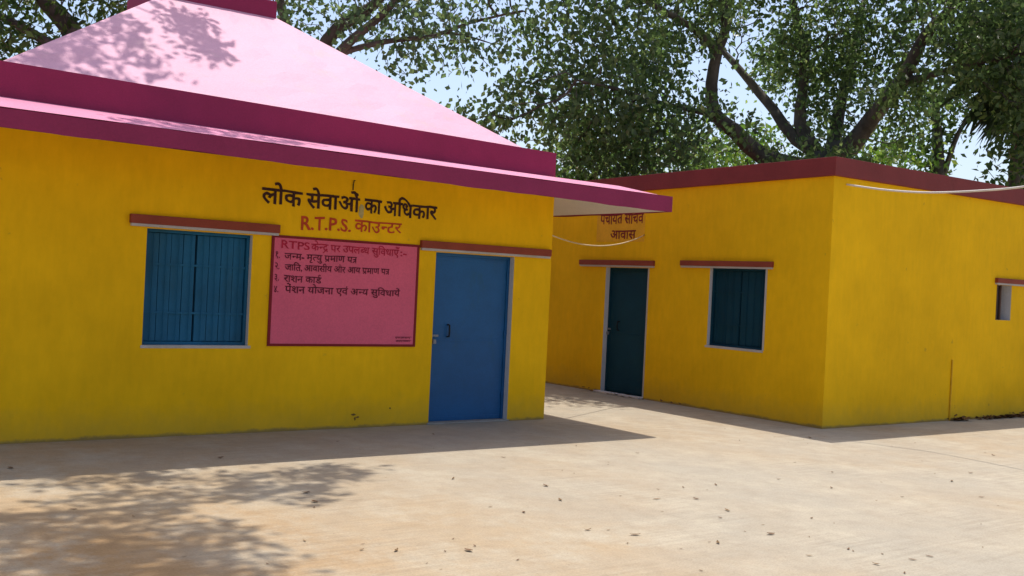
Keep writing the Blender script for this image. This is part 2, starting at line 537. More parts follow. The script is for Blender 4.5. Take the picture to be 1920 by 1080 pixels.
# chajja: sloping eave slab all round, hand-built and a little higher to the left
def zf_b(x): return 2.579 + 0.0129 * (1 - x)
def zf_t(x): return 2.744 + 0.0087 * (1 - x)
def zb_b(x): return 2.943 + 0.0163 * (0 - x)
def zb_t(x): return 3.238 + 0.0186 * (0 - x)
EX0, EX1, EY0, EY1 = X0 - 1.0, X1 + 1.0, -1.0, DEP + 1.0
def ringpts(off, zfun):
    return [(X0 - off, -off, zfun(X0 - off)), (X1 + off, -off, zfun(X1 + off)), (X1 + off, DEP + off, zfun(X1 + off)), (X0 - off, DEP + off, zfun(X0 - off))]
r_out = ringpts(1.0, zf_t)
r_mid = ringpts(0.55, lambda x: zf_t(x) + 0.118)
r_in = ringpts(-0.01, zb_b)
r_low = ringpts(1.0, lambda x: zf_b(x))
s_in = ringpts(0.0, lambda x: zf_b(x) + 0.205)
e = MB()
for k in range(4):
    j = (k + 1) % 4
    e.quad(r_out[k], r_out[j], r_mid[j], r_mid[k])
    e.quad(r_mid[k], r_mid[j], r_in[j], r_in[k])
e.build('eave_top', PINK2, L)
e = MB()
for k in range(4):
    j = (k + 1) % 4
    e.quad(r_low[k], r_low[j], s_in[j], s_in[k])
e.build('soffit', WHT, L)
e = MB()
def fascia_ring(o, i):
    A = ringpts(o, zf_b); B = ringpts(o, zf_t); Ci = ringpts(i, zf_b); D = ringpts(i, zf_t)
    for k in range(4):
        j = (k + 1) % 4
        a, b, c, d = A[k], A[j], B[j], B[k]
        wv = lambda p: 0.004 * math.sin(p[0] * 3.1 + p[1] * 2.3) + 0.003 * math.sin(p[0] * 9.7 + p[1] * 8.1)
        lo = lambda p: (p[0], p[1], p[2] - 0.010 + wv(p))
        hi = lambda p: (p[0], p[1], p[2] + 0.009 + wv((p[1] + 3, p[0])))
        # slightly wavy plaster face
        n = 60
        for s in range(n):
            t0, t1 = s / n, (s + 1) / n
            f = lambda p, q, t: tuple(p[m] + (q[m] - p[m]) * t for m in range(3))
            e.quad(lo(f(a, b, t0)), lo(f(a, b, t1)), hi(f(d, c, t1)), hi(f(d, c, t0)))
        e.quad(hi(D[k]), hi(D[j]), hi(c), hi(d))
        e.quad(lo(Ci[k]), lo(Ci[j]), lo(b), lo(a))
        e.quad(lo(Ci[k]), lo(Ci[j]), hi(D[j]), hi(D[k]))
fascia_ring(1.006, 0.985)
e.build('fascia', MAG, L)
# parapet beam round the roof slab
e = MB()
A = ringpts(0.0, lambda x: zb_b(x) - 0.05); B = ringpts(0.0, zb_t)
Ci = ringpts(-0.16, lambda x: zb_b(x) - 0.05); D = ringpts(-0.16, zb_t)
for k in range(4):
    j = (k + 1) % 4
    e.quad(A[k], A[j], B[j], B[k]); e.quad(B[k], B[j], D[j], D[k]); e.quad(D[k], D[j], Ci[j], Ci[k]); e.quad(A[k], A[j], Ci[j], Ci[k])
e.build('parapet', MAG, L)
# pyramid
zb, th = 3.16, 0.68
t = 2.60
base = [(X0 + .1, .1, zb), (X1 - .1, .1, zb), (X1 - .1, DEP - .1, zb), (X0 + .1, DEP - .1, zb)]
top = [(X0 + .1 + t, .1 + t, zb + t * th), (X1 - .1 - t, .1 + t, zb + t * th), (X1 - .1 - t, DEP - .1 - t, zb + t * th), (X0 + .1 + t, DEP - .1 - t, zb + t * th)]
e = MB()
n = 14
f = lambda p, q, s: tuple(p[m] + (q[m] - p[m]) * s for m in range(3))
for k in range(4):
    j = (k + 1) % 4
    for a in range(n):
        for b in range(n):
            def pt(aa, bb):
                p = f(f(base[k], base[j], aa / n), f(top[k], top[j], aa / n), bb / n)
                if 0 < aa < n and 0 < bb < n:
                    return (p[0], p[1], p[2] + 0.012 * math.sin(aa * 2.1 + k) * math.sin(bb * 1.7 + 2 * k))
                return p
            e.quad(pt(a, b), pt(a + 1, b), pt(a + 1, b + 1), pt(a, b + 1))
e.add(top, [(0, 1, 2, 3)])
e.build('roof', PINK, L)
e = MB(); e.box(-4.02, -2.585, 2.565, 4.035, 4.72, 5.055)
e.build('roof_cap', MAG, L, bevel=0.012)

# lintels
def lintel(parent, Pm, u0, u1, z0, z1, out=0.05, du=0.0):
    b = MB()
    def bx(mb, a, c, za, zc, d0, d1):
        lo = [Pm(a, d0, za), Pm(c, d0, za), Pm(c, d1, za), Pm(a, d1, za)]
        hi = [Pm(a, d0, zc), Pm(c, d0, zc), Pm(c, d1, zc), Pm(a, d1, zc)]
        mb.hexa(lo, hi)
    bx(b, u0, u1, z0, z1, -out, 0.02)
    o = b.build('lintel', LIN, parent, bevel=0.006)
    b = MB()
    bx(b, u0 + 0.01, u1 - 0.01, z0 - 0.026, z0 - 0.0005, -out + 0.012, 0.02)
    b.build('lintel_underside', TRIM, o)
lintel(L, PL, -5.04, -3.55, 2.025, 2.110)
lintel(L, PL, -1.867, -0.035, 1.979, 2.062)

# door
def door(parent, Pm, op, mat, knob_side, d=0.095, steel=STEEL):
    a, b_, c, z1 = op
    b = MB()
    def bx(mb, u0, u1, za, zc, d0, d1):
        lo = [Pm(u0, d0, za), Pm(u1, d0, za), Pm(u1, d1, za), Pm(u0, d1, za)]
        hi = [Pm(u0, d0, zc), Pm(u1, d0, zc), Pm(u1, d1, zc), Pm(u0, d1, zc)]
        mb.hexa(lo, hi)
    bx(b, a + 0.035, b_ - 0.035, 0.02, z1 - 0.035, d, d + 0.03)
    o = b.build('door', mat, parent, bevel=0.003)
    fr = MB()
    bx(fr, a + 0.001, a + 0.034, 0.0, z1 - 0.001, d - 0.012, d + 0.05)
    bx(fr, b_ - 0.034, b_ - 0.001, 0.0, z1 - 0.001, d - 0.012, d + 0.05)
    bx(fr, a + 0.0345, b_ - 0.0345, z1 - 0.034, z1 - 0.001, d - 0.012, d + 0.05)
    fr.build('door_frame', mat, o)
    # stiffening folds pressed in the sheet: thin raised borders
    for (u0, u1, za, zc) in ((a + 0.05, b_ - 0.05, 0.04, 0.07), (a + 0.05, b_ - 0.05, z1 - 0.085, z1 - 0.055), (a + 0.05, b_ - 0.05, 0.93, 0.955)):
        sf = MB()
        bx(sf, u0, u1, za, zc, d - 0.004, d + 0.004)
        sf.build('stiffener', mat, o, bevel=0.002)
    ku = a + 0.26 if knob_side < 0 else b_ - 0.26
    hs = 1 if knob_side < 0 else -1
    uh = b_ - 0.034 if knob_side < 0 else a + 0.034
    for zz in (0.25, 0.98, 1.68):
        hg = MB(); hg.tube([Pm(uh, d - 0.014, zz), Pm(uh, d - 0.014, zz + 0.09)], 0.009, 8)
        hg.build('hinge', mat, o, smooth=True)
    h = MB()
    h.tube([Pm(ku, d + 0.004, 0.985), Pm(ku, d - 0.04, 0.99), Pm(ku, d - 0.045, 1.055), Pm(ku, d - 0.04, 1.12), Pm(ku, d + 0.004, 1.125)], 0.010, 8)
    h.build('handle', DARK, o, smooth=True)
    lt = MB()
    ku2 = a + 0.05 if knob_side < 0 else b_ - 0.05
    bx(lt, ku2 - 0.02, ku2 + 0.08, 0.985, 1.01, d - 0.02, d + 0.002)
    bx(lt, ku2 + 0.005, ku2 + 0.045, 0.905, 0.955, d - 0.035, d - 0.008)
    lt.build('latch', steel, o, bevel=0.004)
    return o
door(L, PL, (doorL[0], doorL[1], 0.0, doorL[3]), BLU, -1)
b = MB(); b.box(doorL[0] - 0.02, doorL[1] + 0.02, -0.02, 0.11, 0.001, 0.018)
b.build('threshold', paint('worn_cement', (0.33, 0.30, 0.26), 0.15, 6, 0.85, 0.3), L, bevel=0.004)

# window with planked shutters and a bar grille
def window(parent, Pm, op, mat, planks, bars, d=0.10):
    a, b_, c, z1 = op
    def bx(mb, u0, u1, za, zc, d0, d1):
        lo = [Pm(u0, d0, za), Pm(u1, d0, za), Pm(u1, d1, za), Pm(u0, d1, za)]
        hi = [Pm(u0, d0, zc), Pm(u1, d0, zc), Pm(u1, d1, zc), Pm(u0, d1, zc)]
        mb.hexa(lo, hi)
    fr = MB()
    t_ = 0.03
    bx(fr, a + 0.001, a + t_, c + 0.001, z1 - 0.001, d - 0.035, d + 0.06)
    bx(fr, b_ - t_, b_ - 0.001, c + 0.001, z1 - 0.001, d - 0.035, d + 0.06)
    bx(fr, a + t_ + 0.0005, b_ - t_ - 0.0005, c + 0.001, c + t_, d - 0.035, d + 0.06)
    bx(fr, a + t_ + 0.0005, b_ - t_ - 0.0005, z1 - t_, z1 - 0.001, d - 0.035, d + 0.06)
    wdw = fr.build('window', mat, parent, bevel=0.003)
    mid = (a + b_) / 2 - 0.01
    for (s0, s1) in ((a + t_ + 0.003, mid - 0.009), (mid + 0.009, b_ - t_ - 0.003)):
        sh = MB()
        wpl = (s1 - s0) / planks
        for k in range(planks):
            jd = random.uniform(-0.004, 0.004)
            bx(sh, s0 + k * wpl + 0.002, s0 + (k + 1) * wpl - 0.002, c + t_ + 0.004, z1 - t_ - 0.004, d + jd, d + 0.025 + jd)
        bx(sh, s0, s1, c + t_ + 0.002, z1 - t_ - 0.002, d + 0.030, d + 0.035)
        sh.build('shutter', mat, wdw, bevel=0.003)
    gr = MB()
    for k in range(bars):
        u = a + t_ + (b_ - a - 2 * t_) * (k + 0.5) / bars
        gr.tube([Pm(u, d - 0.022, c + t_ - 0.01), Pm(u, d - 0.022, z1 - t_ + 0.01)], 0.0045, 6)
    for zz in (c + (z1 - c) * 0.70, c + (z1 - c) * 0.28):
        bx(gr, a + t_ - 0.01, b_ - t_ + 0.01, zz - 0.010, zz + 0.010, d - 0.019, d - 0.014)
    gr.build('grille', mat, wdw)
    ba = MB(); bx(ba, a + 0.002, b_ - 0.002, c + 0.002, z1 - 0.002, d + 0.062, d + 0.07)
    ba.build('backing', DARK, wdw)
    return wdw
window(L, PL, winL, paint('teal_blue_enamel', (0.010, 0.108, 0.205), 0.18, 2.0, 0.55, 0.12, (0.015, 0.07, 0.10), 0.6, 0.5, True, 0.2), 4, 8)

def surround(parent, Pm, op, sides, wd=0.03, out=0.005):
    a, b_, c, z1 = op
    m = MB()
    def bx(u0, u1, za, zc):
        lo = [Pm(u0, -out, za), Pm(u1, -out, za), Pm(u1, 0.003, za), Pm(u0, 0.003, za)]
        hi = [Pm(u0, -out, zc), Pm(u1, -out, zc), Pm(u1, 0.003, zc), Pm(u0, 0.003, zc)]
        m.hexa(lo, hi)
    if 'b' in sides: bx(a - wd * 0.5, b_ + wd, c - wd, c - 0.0005)
    if 'r' in sides: bx(b_ + 0.0005, b_ + wd, c, z1)
    if 'l' in sides: bx(a - wd, a - 0.0005, c, z1)
    m.build('painted_surround', TRIM, parent)
surround(L, PL, winL, 'b', 0.028)

# lettering on the facade
PLt = lambda u, d, z: (u, -0.004 + d, z)
t1 = MB()
text(t1, 'लोक', PLt, -3.751, -3.308, 2.322, 2.471, 2.318, 2.463, 0.022)
text(t1, 'सेवाअों', PLt, -3.262, -2.64, 2.318, 2.463, 2.311, 2.456, 0.022)
text(t1, 'का', PLt, -2.585, -2.375, 2.311, 2.456, 2.308, 2.451, 0.022)
text(t1, 'अिधकार', PLt, -2.345, -1.667, 2.308, 2.451, 2.303, 2.442, 0.022)
t1.build('heading_lettering', INKB, L, normals=False)
t2 = MB()
text(t2, 'R.T.P.S.', PLt, -3.307, -2.735, 2.085, 2.210, 2.099, 2.212, 0.020)
text(t2, 'काउन~टर', PLt, -2.69, -2.115, 2.100, 2.222, 2.121, 2.225, 0.014)
t2.build('counter_lettering', INKR, L, normals=False)
# wire hook and a daub of plaster beside the heading
h = MB()
h.tube([(-2.728, 0.0, 2.54), (-2.732, -0.012, 2.60), (-2.725, -0.014, 2.645), (-2.712, -0.016, 2.640)], 0.006, 6)
h.build('wire_hook', DARK, L, smooth=True)
h = MB()
pts = [(0, 0, 0)]
ring = [(0.035 * math.cos(a) * random.uniform(.7, 1.2), 0.085 * math.sin(a) * random.uniform(.8, 1.15)) for a in [k * 2 * math.pi / 14 for k in range(14)]]
h.add([(-2.618, -0.006, 2.325)] + [(-2.618 + p, -0.0035, 2.325 + q) for p, q in ring], [(0, k + 1, (k + 1) % 14 + 1) for k in range(14)])
h.build('plaster_daub', PATCH, L)

# dark smear low on the facade
SMEAR = paint('soot_smear', (0.16, 0.085, 0.02), 0.4, 20, 0.9, 0.2)
for (cx_, cz_, rx_, rz2) in ((-2.60, 0.145, 0.030, 0.012), (-2.545, 0.115, 0.022, 0.010), (-2.575, 0.10, 0.014, 0.02), (-2.15, 0.20, 0.012, 0.010)):
    h = MB()
    rg = [(rx_ * math.cos(k * .6283) * random.uniform(.5, 1.3), rz2 * math.sin(k * .6283) * random.uniform(.5, 1.3)) for k in range(10)]
    h.add([(cx_, -0.004, cz_)] + [(cx_ + p, -0.0025, cz_ + q) for p, q in rg], [(0, k + 1, (k + 1) % 10 + 1) for k in range(10)])
    h.build('smear', SMEAR, L)


# ------------------------------------------------------------------ notice board
NB = empty('notice_board', (-2.748, 0, 0.876), 'rose pink notice board with dark red border between blue window and blue door', 'notice board')
bx0, bx1, bz0, bz1 = -3.62, -1.876, 0.876, 2.008
b = MB(); b.box(bx0 + 0.028, bx1 - 0.028, -0.010, -0.001, bz0 + 0.026, bz1 - 0.026)
b.build('panel', BRD, NB)
b = MB()
b.box(bx0, bx0 + 0.0275, -0.014, -0.001, bz0, bz1); b.box(bx1 - 0.0275, bx1, -0.014, -0.001, bz0, bz1)
b.box(bx0 + 0.0278, bx1 - 0.0278, -0.014, -0.001, bz0, bz0 + 0.0255); b.box(bx0 + 0.0278, bx1 - 0.0278, -0.014, -0.001, bz1 - 0.0255, bz1)
b.build('border', BDR, NB)
PB = lambda u, d, z: (u, -0.0135 + d, z)
t3 = MB()
text(t3, 'RTPS', PB, -3.517, -3.205, 1.877, 1.950, 1.876, 1.944, 0.012)
text(t3, 'केन~द/ पर उपलब~ध सुिवधाएँ', PB, -3.185, -2.14, 1.874, 1.944, 1.868, 1.936, 0.010)
text(t3, ':-', PB, -2.12, -2.04, 1.868, 1.936, 1.866, 1.934, 0.012)
t3.build('title_lettering', INKM, NB, normals=False)
LINES = [MB() for _ in range(4)]
NUMS = [MB() for _ in range(4)]
for t4, (num, zz) in zip(NUMS,  (('१.', 1.775), ('२.', 1.662), ('३.', 1.545), ('४.', 1.427))):
    text(t4, num, PB, -3.574, -3.528, zz, zz + 0.062, zz, zz + 0.062, 0.012)
text(LINES[0], 'जन~म- मृत~यु प/माण प@', PB, -3.478, -2.653, 1.766, 1.827, 1.768, 1.831, 0.012)
text(LINES[1], 'जाित, आवासीय और आय प/माण प@', PB, -3.467, -2.251, 1.653, 1.713, 1.662, 1.722, 0.012)
text(LINES[2], 'राशन काड^', PB, -3.473, -3.053, 1.536, 1.601, 1.534, 1.596, 0.012)
text(LINES[3], 'पेंशन योजना एवं अन~य सुिवधायें', PB, -3.455, -2.103, 1.424, 1.491, 1.429, 1.491, 0.012)
for t4 in NUMS: t4.build('line_number', INKP, NB, normals=False)
for t4 in LINES: t4.build('lettering_line', INKP, NB, normals=False)
# painter's tiny signature, too small to read: two rows of brush ticks
t5 = MB()
for row, (ua, ub, zz) in enumerate(((-2.13, -1.925, 0.962), (-2.12, -1.93, 0.925))):
    u = ua
    t5.box(ua, ub, -0.0135, -0.0115, zz + 0.020, zz + 0.024)
    while u < ub - 0.01:
        hgt = random.uniform(0.012, 0.019)
        t5.box(u, u + 0.005, -0.0135, -0.0115, zz + 0.0199 - hgt, zz + 0.0199)
        u += random.uniform(0.009, 0.02)
t5.build('signature_marks', INKP, NB)

# ------------------------------------------------------------------ right building (flat roof)
R = empty('quarters_building', (6.1, 2.0, 0), 'yellow flat-roofed quarters with brick red parapet and dark blue door', 'building')
RX0, RX1, RY0, RY1 = 3.026, 9.4, -1.78, 6.0
RF = lambda u, d, z: (RX0 + d, u, z)
RS = lambda u, d, z: (u, RY0 + d, z)
doorR = (1.484, 2.432, 0.0, 1.960)
winR = (-0.763, 0.232, 0.902, 1.983)
ventR = (6.93, 7.34, 1.44, 1.955)
wm = MB()
wall_panel(wm, R, RF, RY0, RY1, -0.3, 3.25, [doorR, winR], 0.11)
wall_panel(wm, R, RS, RX0, RX1, -0.3, 3.25, [ventR], 0.16)
wm.quad((RX1, RY0, -0.3), (RX1, RY1, -0.3), (RX1, RY1, 3.25), (RX1, RY0, 3.25))
wm.quad((RX0, RY1, -0.3), (RX1, RY1, -0.3), (RX1, RY1, 3.25), (RX0, RY1, 3.25))
wm.build('wall', YEL, R)
def rz(y): return -0.0125 * (y - RY0)
b = MB()
o_ = 0.05
lo = [(RX0 - o_, RY0 - o_, 3.168), (RX1 + o_, RY0 - o_, 3.168), (RX1 + o_, RY1 + o_, 3.168 + rz(RY1)), (RX0 - o_, RY1 + o_, 3.168 + rz(RY1))]
hi = [(p[0], p[1], p[2] + 0.236) for p in lo]
b.hexa(lo, hi)
b.build('parapet', MAR, R, bevel=0.008)
lintel(R, RF, 1.345, 3.05, 1.995, 2.073)
lintel(R, RF, -0.892, 0.786, 2.009, 2.084)
lintel(R, RS, 6.87, 8.0, 1.985, 2.055)
door(R, RF, doorR, BLU2, +1)
window(R, RF, winR, BLU2, 4, 7, 0.09)
surround(R, RF, winR, 'bl', 0.030)
surround(R, RF, doorR, 'l', 0.026)
# step below the door
b = MB(); b.box(RX0 - 0.10, RX0 - 0.001, 1.46, 2.50, 0.001, 0.03)
b.build('threshold', WHT, R, bevel=0.006)
# slit ventilator on the side wall: dark opening behind upright bars
vt = MB()
vt.box(ventR[0] + 0.01, ventR[0] + 0.035, RY0 + 0.05, RY0 + 0.075, ventR[2], ventR[3])
vt.box(ventR[0] + 0.10, ventR[0] + 0.125, RY0 + 0.05, RY0 + 0.075, ventR[2], ventR[3])
vt.box(ventR[0] + 0.20, ventR[0] + 0.225, RY0 + 0.05, RY0 + 0.075, ventR[2], ventR[3])
v_ = vt.build('ventilator', paint('brown_wood', (0.10, 0.05, 0.03), 0.2, 6, 0.7, 0.1), R)
vt = MB(); vt.box(ventR[0] + 0.001, ventR[1] - 0.001, RY0 + 0.155, RY0 + 0.175, ventR[2] + 0.001, ventR[3] - 0.001)
vt.build('backing', DARK, v_)
# earthing pipe against the side wall
b = MB(); b.tube([(5.842, RY0 - 0.012, 0.0), (5.842, RY0 - 0.012, 0.86)], 0.011, 8)
b.build('pipe', paint('yellow_painted_pipe', (0.70, 0.38, 0.01), 0.15, 5, 0.6, 0.1), R)
# lettering over the door
PR = lambda u, d, z: (RX0 - 0.006 + d, u, z)
b = MB()
b.hexa([(RX0 - 0.003, 1.60, 2.36), (RX0 - 0.003, 2.70, 2.36), (RX0 + 0.003, 2.70, 2.36), (RX0 + 0.003, 1.60, 2.36)],
       [(RX0 - 0.003, 1.60, 2.86), (RX0 - 0.003, 2.70, 2.86), (RX0 + 0.003, 2.70, 2.86), (RX0 + 0.003, 1.60, 2.86)])
b.build('sign_patch', SIGNBG, R)
b = MB()
text(b, 'पंचायत सिचव', PR, 2.624, 1.634, 2.640, 2.786, 2.640, 2.786, 0.016)
text(b, 'आवास', PR, 2.364, 1.792, 2.405, 2.529, 2.408, 2.530, 0.016)
b.build('door_lettering', INKS, R, normals=False)

# ------------------------------------------------------------------ cables
def sag(a, b, s, n=24):
    a, b = Vector(a), Vector(b)
    return [a.lerp(b, k / n) - Vector((0, 0, 4 * s * (k / n) * (1 - k / n))) for k in range(n + 1)]
b = MB(); b.tube(sag((0.002, 0.02, 2.242), (3.02, 1.60, 2.455), 0.145), 0.0085, 8)
tag(b.build('cable', ROPE, smooth=True), 'thin pale cable sagging between the two buildings under the eave', 'cable')
q = [np.array((3.253, -1.80, 3.079)), P(1660, 356, 13.8), P(1740, 361, 13.6), P(1830, 358, 13.2), P(1920, 350, 12.8), P(2020, 332, 12.3), P(2200, 280, 11.5)]
b = MB()
pts = []
for k in range(len(q) - 1):
    p0, p1, p2, p3 = q[max(k - 1, 0)], q[k], q[k + 1], q[min(k + 2, len(q) - 1)]
    for s in range(6):
        t_ = s / 6
        pts.append(0.5 * ((2 * p1) + (-p0 + p2) * t_ + (2 * p0 - 5 * p1 + 4 * p2 - p3) * t_ ** 2 + (-p0 + 3 * p1 - 3 * p2 + p3) * t_ ** 3))
pts.append(q[-1])
b.tube(pts, 0.0125, 8)
tag(b.build('cable', CABLE, smooth=True), 'white cable slung from the right building corner across its parapet', 'cable')

# ------------------------------------------------------------------ trees
def catmull(pts, rad, step=0.35):
    pts = [np.array(p, float) for p in pts]
    out, ro = [], []
    for k in range(len(pts) - 1):
        p0, p1, p2, p3 = pts[max(k - 1, 0)], pts[k], pts[k + 1], pts[min(k + 2, len(pts) - 1)]
        n = max(2, int(np.linalg.norm(p2 - p1) / step))
        for s in range(n):
            t_ = s / n
            out.append(0.5 * ((2 * p1) + (-p0 + p2) * t_ + (2 * p0 - 5 * p1 + 4 * p2 - p3) * t_ ** 2 + (-p0 + 3 * p1 - 3 * p2 + p3) * t_ ** 3))
            ro.append(rad[k] + (rad[k + 1] - rad[k]) * t_)
    out.append(pts[-1]); ro.append(rad[-1])
    return out, ro

def leaves_mesh(centers, per, spread, size, rng, droop=0.5, aspect=0.62):
    n = len(centers) * per
    c = np.repeat(centers, per, axis=0) + rng.normal(0, spread, (n, 3))
    L_ = size * rng.uniform(0.5, 1.3, n)
    # leaf axis: outward random, drooping
    d = rng.normal(0, 1, (n, 3)); d[:, 2] -= droop * 1.6
    d /= np.linalg.norm(d, axis=1)[:, None]
    r = rng.normal(0, 1, (n, 3)); r[:, 2] *= 0.5
    s = np.cross(d, r); s /= (np.linalg.norm(s, axis=1)[:, None] + 1e-9)
    nn_ = np.cross(s, d)
    W = L_ * aspect * 0.5
    fold = W * rng.uniform(0.1, 0.5, n)
    a = c
    b = c + d * (L_ * 0.42)[:, None] + s * W[:, None] + nn_ * fold[:, None]
    t_ = c + d * L_[:, None]
    e_ = c + d * (L_ * 0.42)[:, None] - s * W[:, None] + nn_ * fold[:, None]
    V = np.stack([a, b, t_, e_], 1).reshape(-1, 3)
    i = np.arange(n) * 4
    F = np.stack([i, i + 1, i + 2, i, i + 2, i + 3], 1).reshape(-1)
    return V, F

def fast_mesh(name, V, F, mat, parent):
    org = np.array(wloc(parent))
    V = V - org
    me = bpy.data.meshes.new(name)
    nf = len(F) // 3
    me.vertices.add(len(V)); me.vertices.foreach_set('co', V.astype(np.float32).ravel())
    me.loops.add(len(F)); me.loops.foreach_set('vertex_index', F.astype(np.int32))
    me.polygons.add(nf)
    me.polygons.foreach_set('loop_start', np.arange(0, nf * 3, 3, dtype=np.int32))
    me.update(calc_edges=True)
    me.validate()
    me.materials.append(mat)
    o = bpy.data.objects.new(name, me)
    o.parent = parent
    COL.objects.link(o)
    return o

def tree(name, label, base, limbs, blobs, mat, bark, seed, natt=900, per=9, spread=0.16, size=0.13, step=0.30, kill=0.45, infl=3.0, aspect=0.62, group=None, keep=1.0, tips=3, gap=0.22, fixed=0):
    rng = np.random.default_rng(seed)
    root = empty(name, tuple(base), label, 'tree', group)
    mb = MB()
    pos, par, mrad = [], [], []
    for pts, rad in limbs:
        cp, cr_ = catmull(pts, rad)
        mb.tube(cp, cr_, 10 if max(cr_) > 0.1 else 7)
        pi = -1
        if pos:   # join to nearest existing node
            pi = int(np.argmin(np.linalg.norm(np.array(pos) - cp[0], axis=1)))
        for p, r_ in zip(cp, cr_):
            pos.append(p); par.append(pi); mrad.append(r_); pi = len(pos) - 1
    nmain = len(pos)
    # attraction points inside the crown lobes (hollowed a little, so lobes stay distinct)
    vol = np.array([b[1][0] * b[1][1] * b[1][2] * (b[2] if len(b) > 2 else 1) for b in blobs]); vol /= vol.sum()
    att = []
    for (c, rr, *_), v in zip(blobs, vol):
        k = max(4, int(natt * v), fixed)
        d = rng.normal(0, 1, (k, 3)); d /= np.linalg.norm(d, axis=1)[:, None]
        att.append(np.array(c) + d * (rng.uniform(0.15, 1, k) ** 0.45)[:, None] * np.array(rr))
    att = np.concatenate(att)
    alive = np.ones(len(att), bool)
    P_ = np.array(pos)
    D = np.linalg.norm(att[:, None] - P_[None], axis=2)
    near = D.argmin(1); nd = D.min(1)
    pos = list(pos)
    for it in range(110):
        act = alive & (nd < infl + it * 0.12)
        if not act.any(): 
            if not alive.any(): break
            continue
        acc = {}
        for k in np.nonzero(act)[0]:
            dv = att[k] - pos[near[k]]
            L_ = np.linalg.norm(dv) + 1e-9
            acc.setdefault(near[k], []).append(dv / L_)
        new = []
        for nidx, vs in acc.items():
            d = np.mean(vs, axis=0) + rng.normal(0, 0.22, 3)
            d[2] -= 0.04
            d /= np.linalg.norm(d) + 1e-9
            new.append(len(pos)); pos.append(pos[nidx] + d * step); par.append(int(nidx)); mrad.append(0)
        NP = np.array([pos[k] for k in new])
        DD = np.linalg.norm(att[:, None] - NP[None], axis=2)
        m_ = DD.min(1); am = DD.argmin(1)
        better = m_ < nd
        nd = np.where(better, m_, nd)
        near = np.where(better, np.array(new)[am], near)
        alive &= nd > kill
    n = len(pos)
    rad = np.zeros(n); depth = np.zeros(n, int); kids = [0] * n
    for k in range(n - 1, nmain - 1, -1):
        if rad[k] == 0: rad[k] = 0.007 ** 2.3
        p = par[k]; kids[p] += 1
        if p >= 0:
            rad[p] += rad[k]; depth[p] = max(depth[p], depth[k] + 1)
    rr = np.minimum(rad ** (1 / 2.3), 0.12)
    for k in range(nmain, n):
        p = par[k]
        rp = min(rr[k] * 1.15, rr[p] if p >= nmain else max(mrad[p] * 0.7, rr[k]))
        mb.tube([pos[p], pos[k]], [rp, rr[k]], 5 if rr[k] > 0.02 else 3, cap=False)
    mb.build('trunk', bark, root, smooth=True, normals=False)
    A = np.array(pos)
    sel = np.array([k for k in range(nmain, n) if depth[k] <= tips])
    # some sprays are thin or bare, in patches about a metre wide
    fld = np.zeros(len(sel))
    for _ in range(6):
        kv = rng.normal(0, 1.9, 3)
        fld += np.sin(A[sel] @ kv + rng.uniform(0, 6.28))
    sel = sel[fld > np.quantile(fld, gap)]
    V, F = leaves_mesh(A[sel], per, spread, size, rng, aspect=aspect)
    fast_mesh('crown', V, F, mat, root)
    print('TREE', name, len(sel), len(sel) * per)
    return root

def blob(px, py, dist, rx, rz_, wt=1.0, ry=None):
    return (P(px, py, dist), (rx, ry or rx, rz_), wt)

# A: big spreading tree behind the flat-roofed building
DA = 23.2
bA = P(1560, 600, DA); bA[2] = -0.2
fork = P(1555, 285, DA)
limA = [
    ([bA, P(1556, 450, DA), fork], [0.56, 0.42, 0.36]),
    ([P(1545, 320, DA), P(1434, 296, 22.6), P(1378, 246, 22.0), P(1340, 214, 21.6), P(1334, 157, 21.4), P(1346, 94, 21.3), P(1362, 47, 21.3), P(1350, -20, 21.2), P(1340, -120, 21.2)],
     [0.213, 0.180, 0.156, 0.139, 0.123, 0.107, 0.098, 0.082, 0.041]),
    ([P(1340, 214, 21.6), P(1290, 205, 20.6), P(1220, 188, 19.6), P(1150, 165, 18.6), P(1080, 150, 17.8)], [0.082, 0.049, 0.041, 0.033, 0.016]),
    ([P(1344, 98, 21.3), P(1299, 53, 20.6), P(1236, 16, 19.9), P(1170, -20, 19.0), P(1080, -60, 18)], [0.074, 0.066, 0.057, 0.041, 0.025]),
    ([P(1560, 300, DA), P(1492, 262, 23.4), P(1450, 205, 23.6), P(1425, 176, 23.8), P(1378, 120, 24.0), P(1330, 70, 24.4)], [0.180, 0.131, 0.107, 0.098, 0.074, 0.041]),
    ([P(1530, 290, DA), P(1500, 230, 23.4), P(1505, 170, 23.6), P(1508, 100, 23.8), P(1490, 20, 24.0), P(1470, -80, 24.0)], [0.197, 0.139, 0.107, 0.098, 0.082, 0.049]),
    ([fork, P(1593, 277, 23.0), P(1640, 214, 22.6), P(1691, 151, 22.2), P(1722, 88, 21.9), P(1751, 47, 21.6), P(1798, 4, 21.3), P(1860, -60, 21.0)],
     [0.279, 0.213, 0.164, 0.139, 0.115, 0.098, 0.082, 0.041]),
    ([P(1691, 151, 22.2), P(1730, 146, 22.0), P(1766, 135, 21.8), P(1823, 120, 21.4), P(1900, 105, 21)], [0.090, 0.074, 0.066, 0.049, 0.025]),
    ([P(1560, 290, DA), P(1575, 200, 24.2), P(1600, 100, 25.0), P(1620, 0, 25.6)], [0.180, 0.131, 0.098, 0.057]),
]
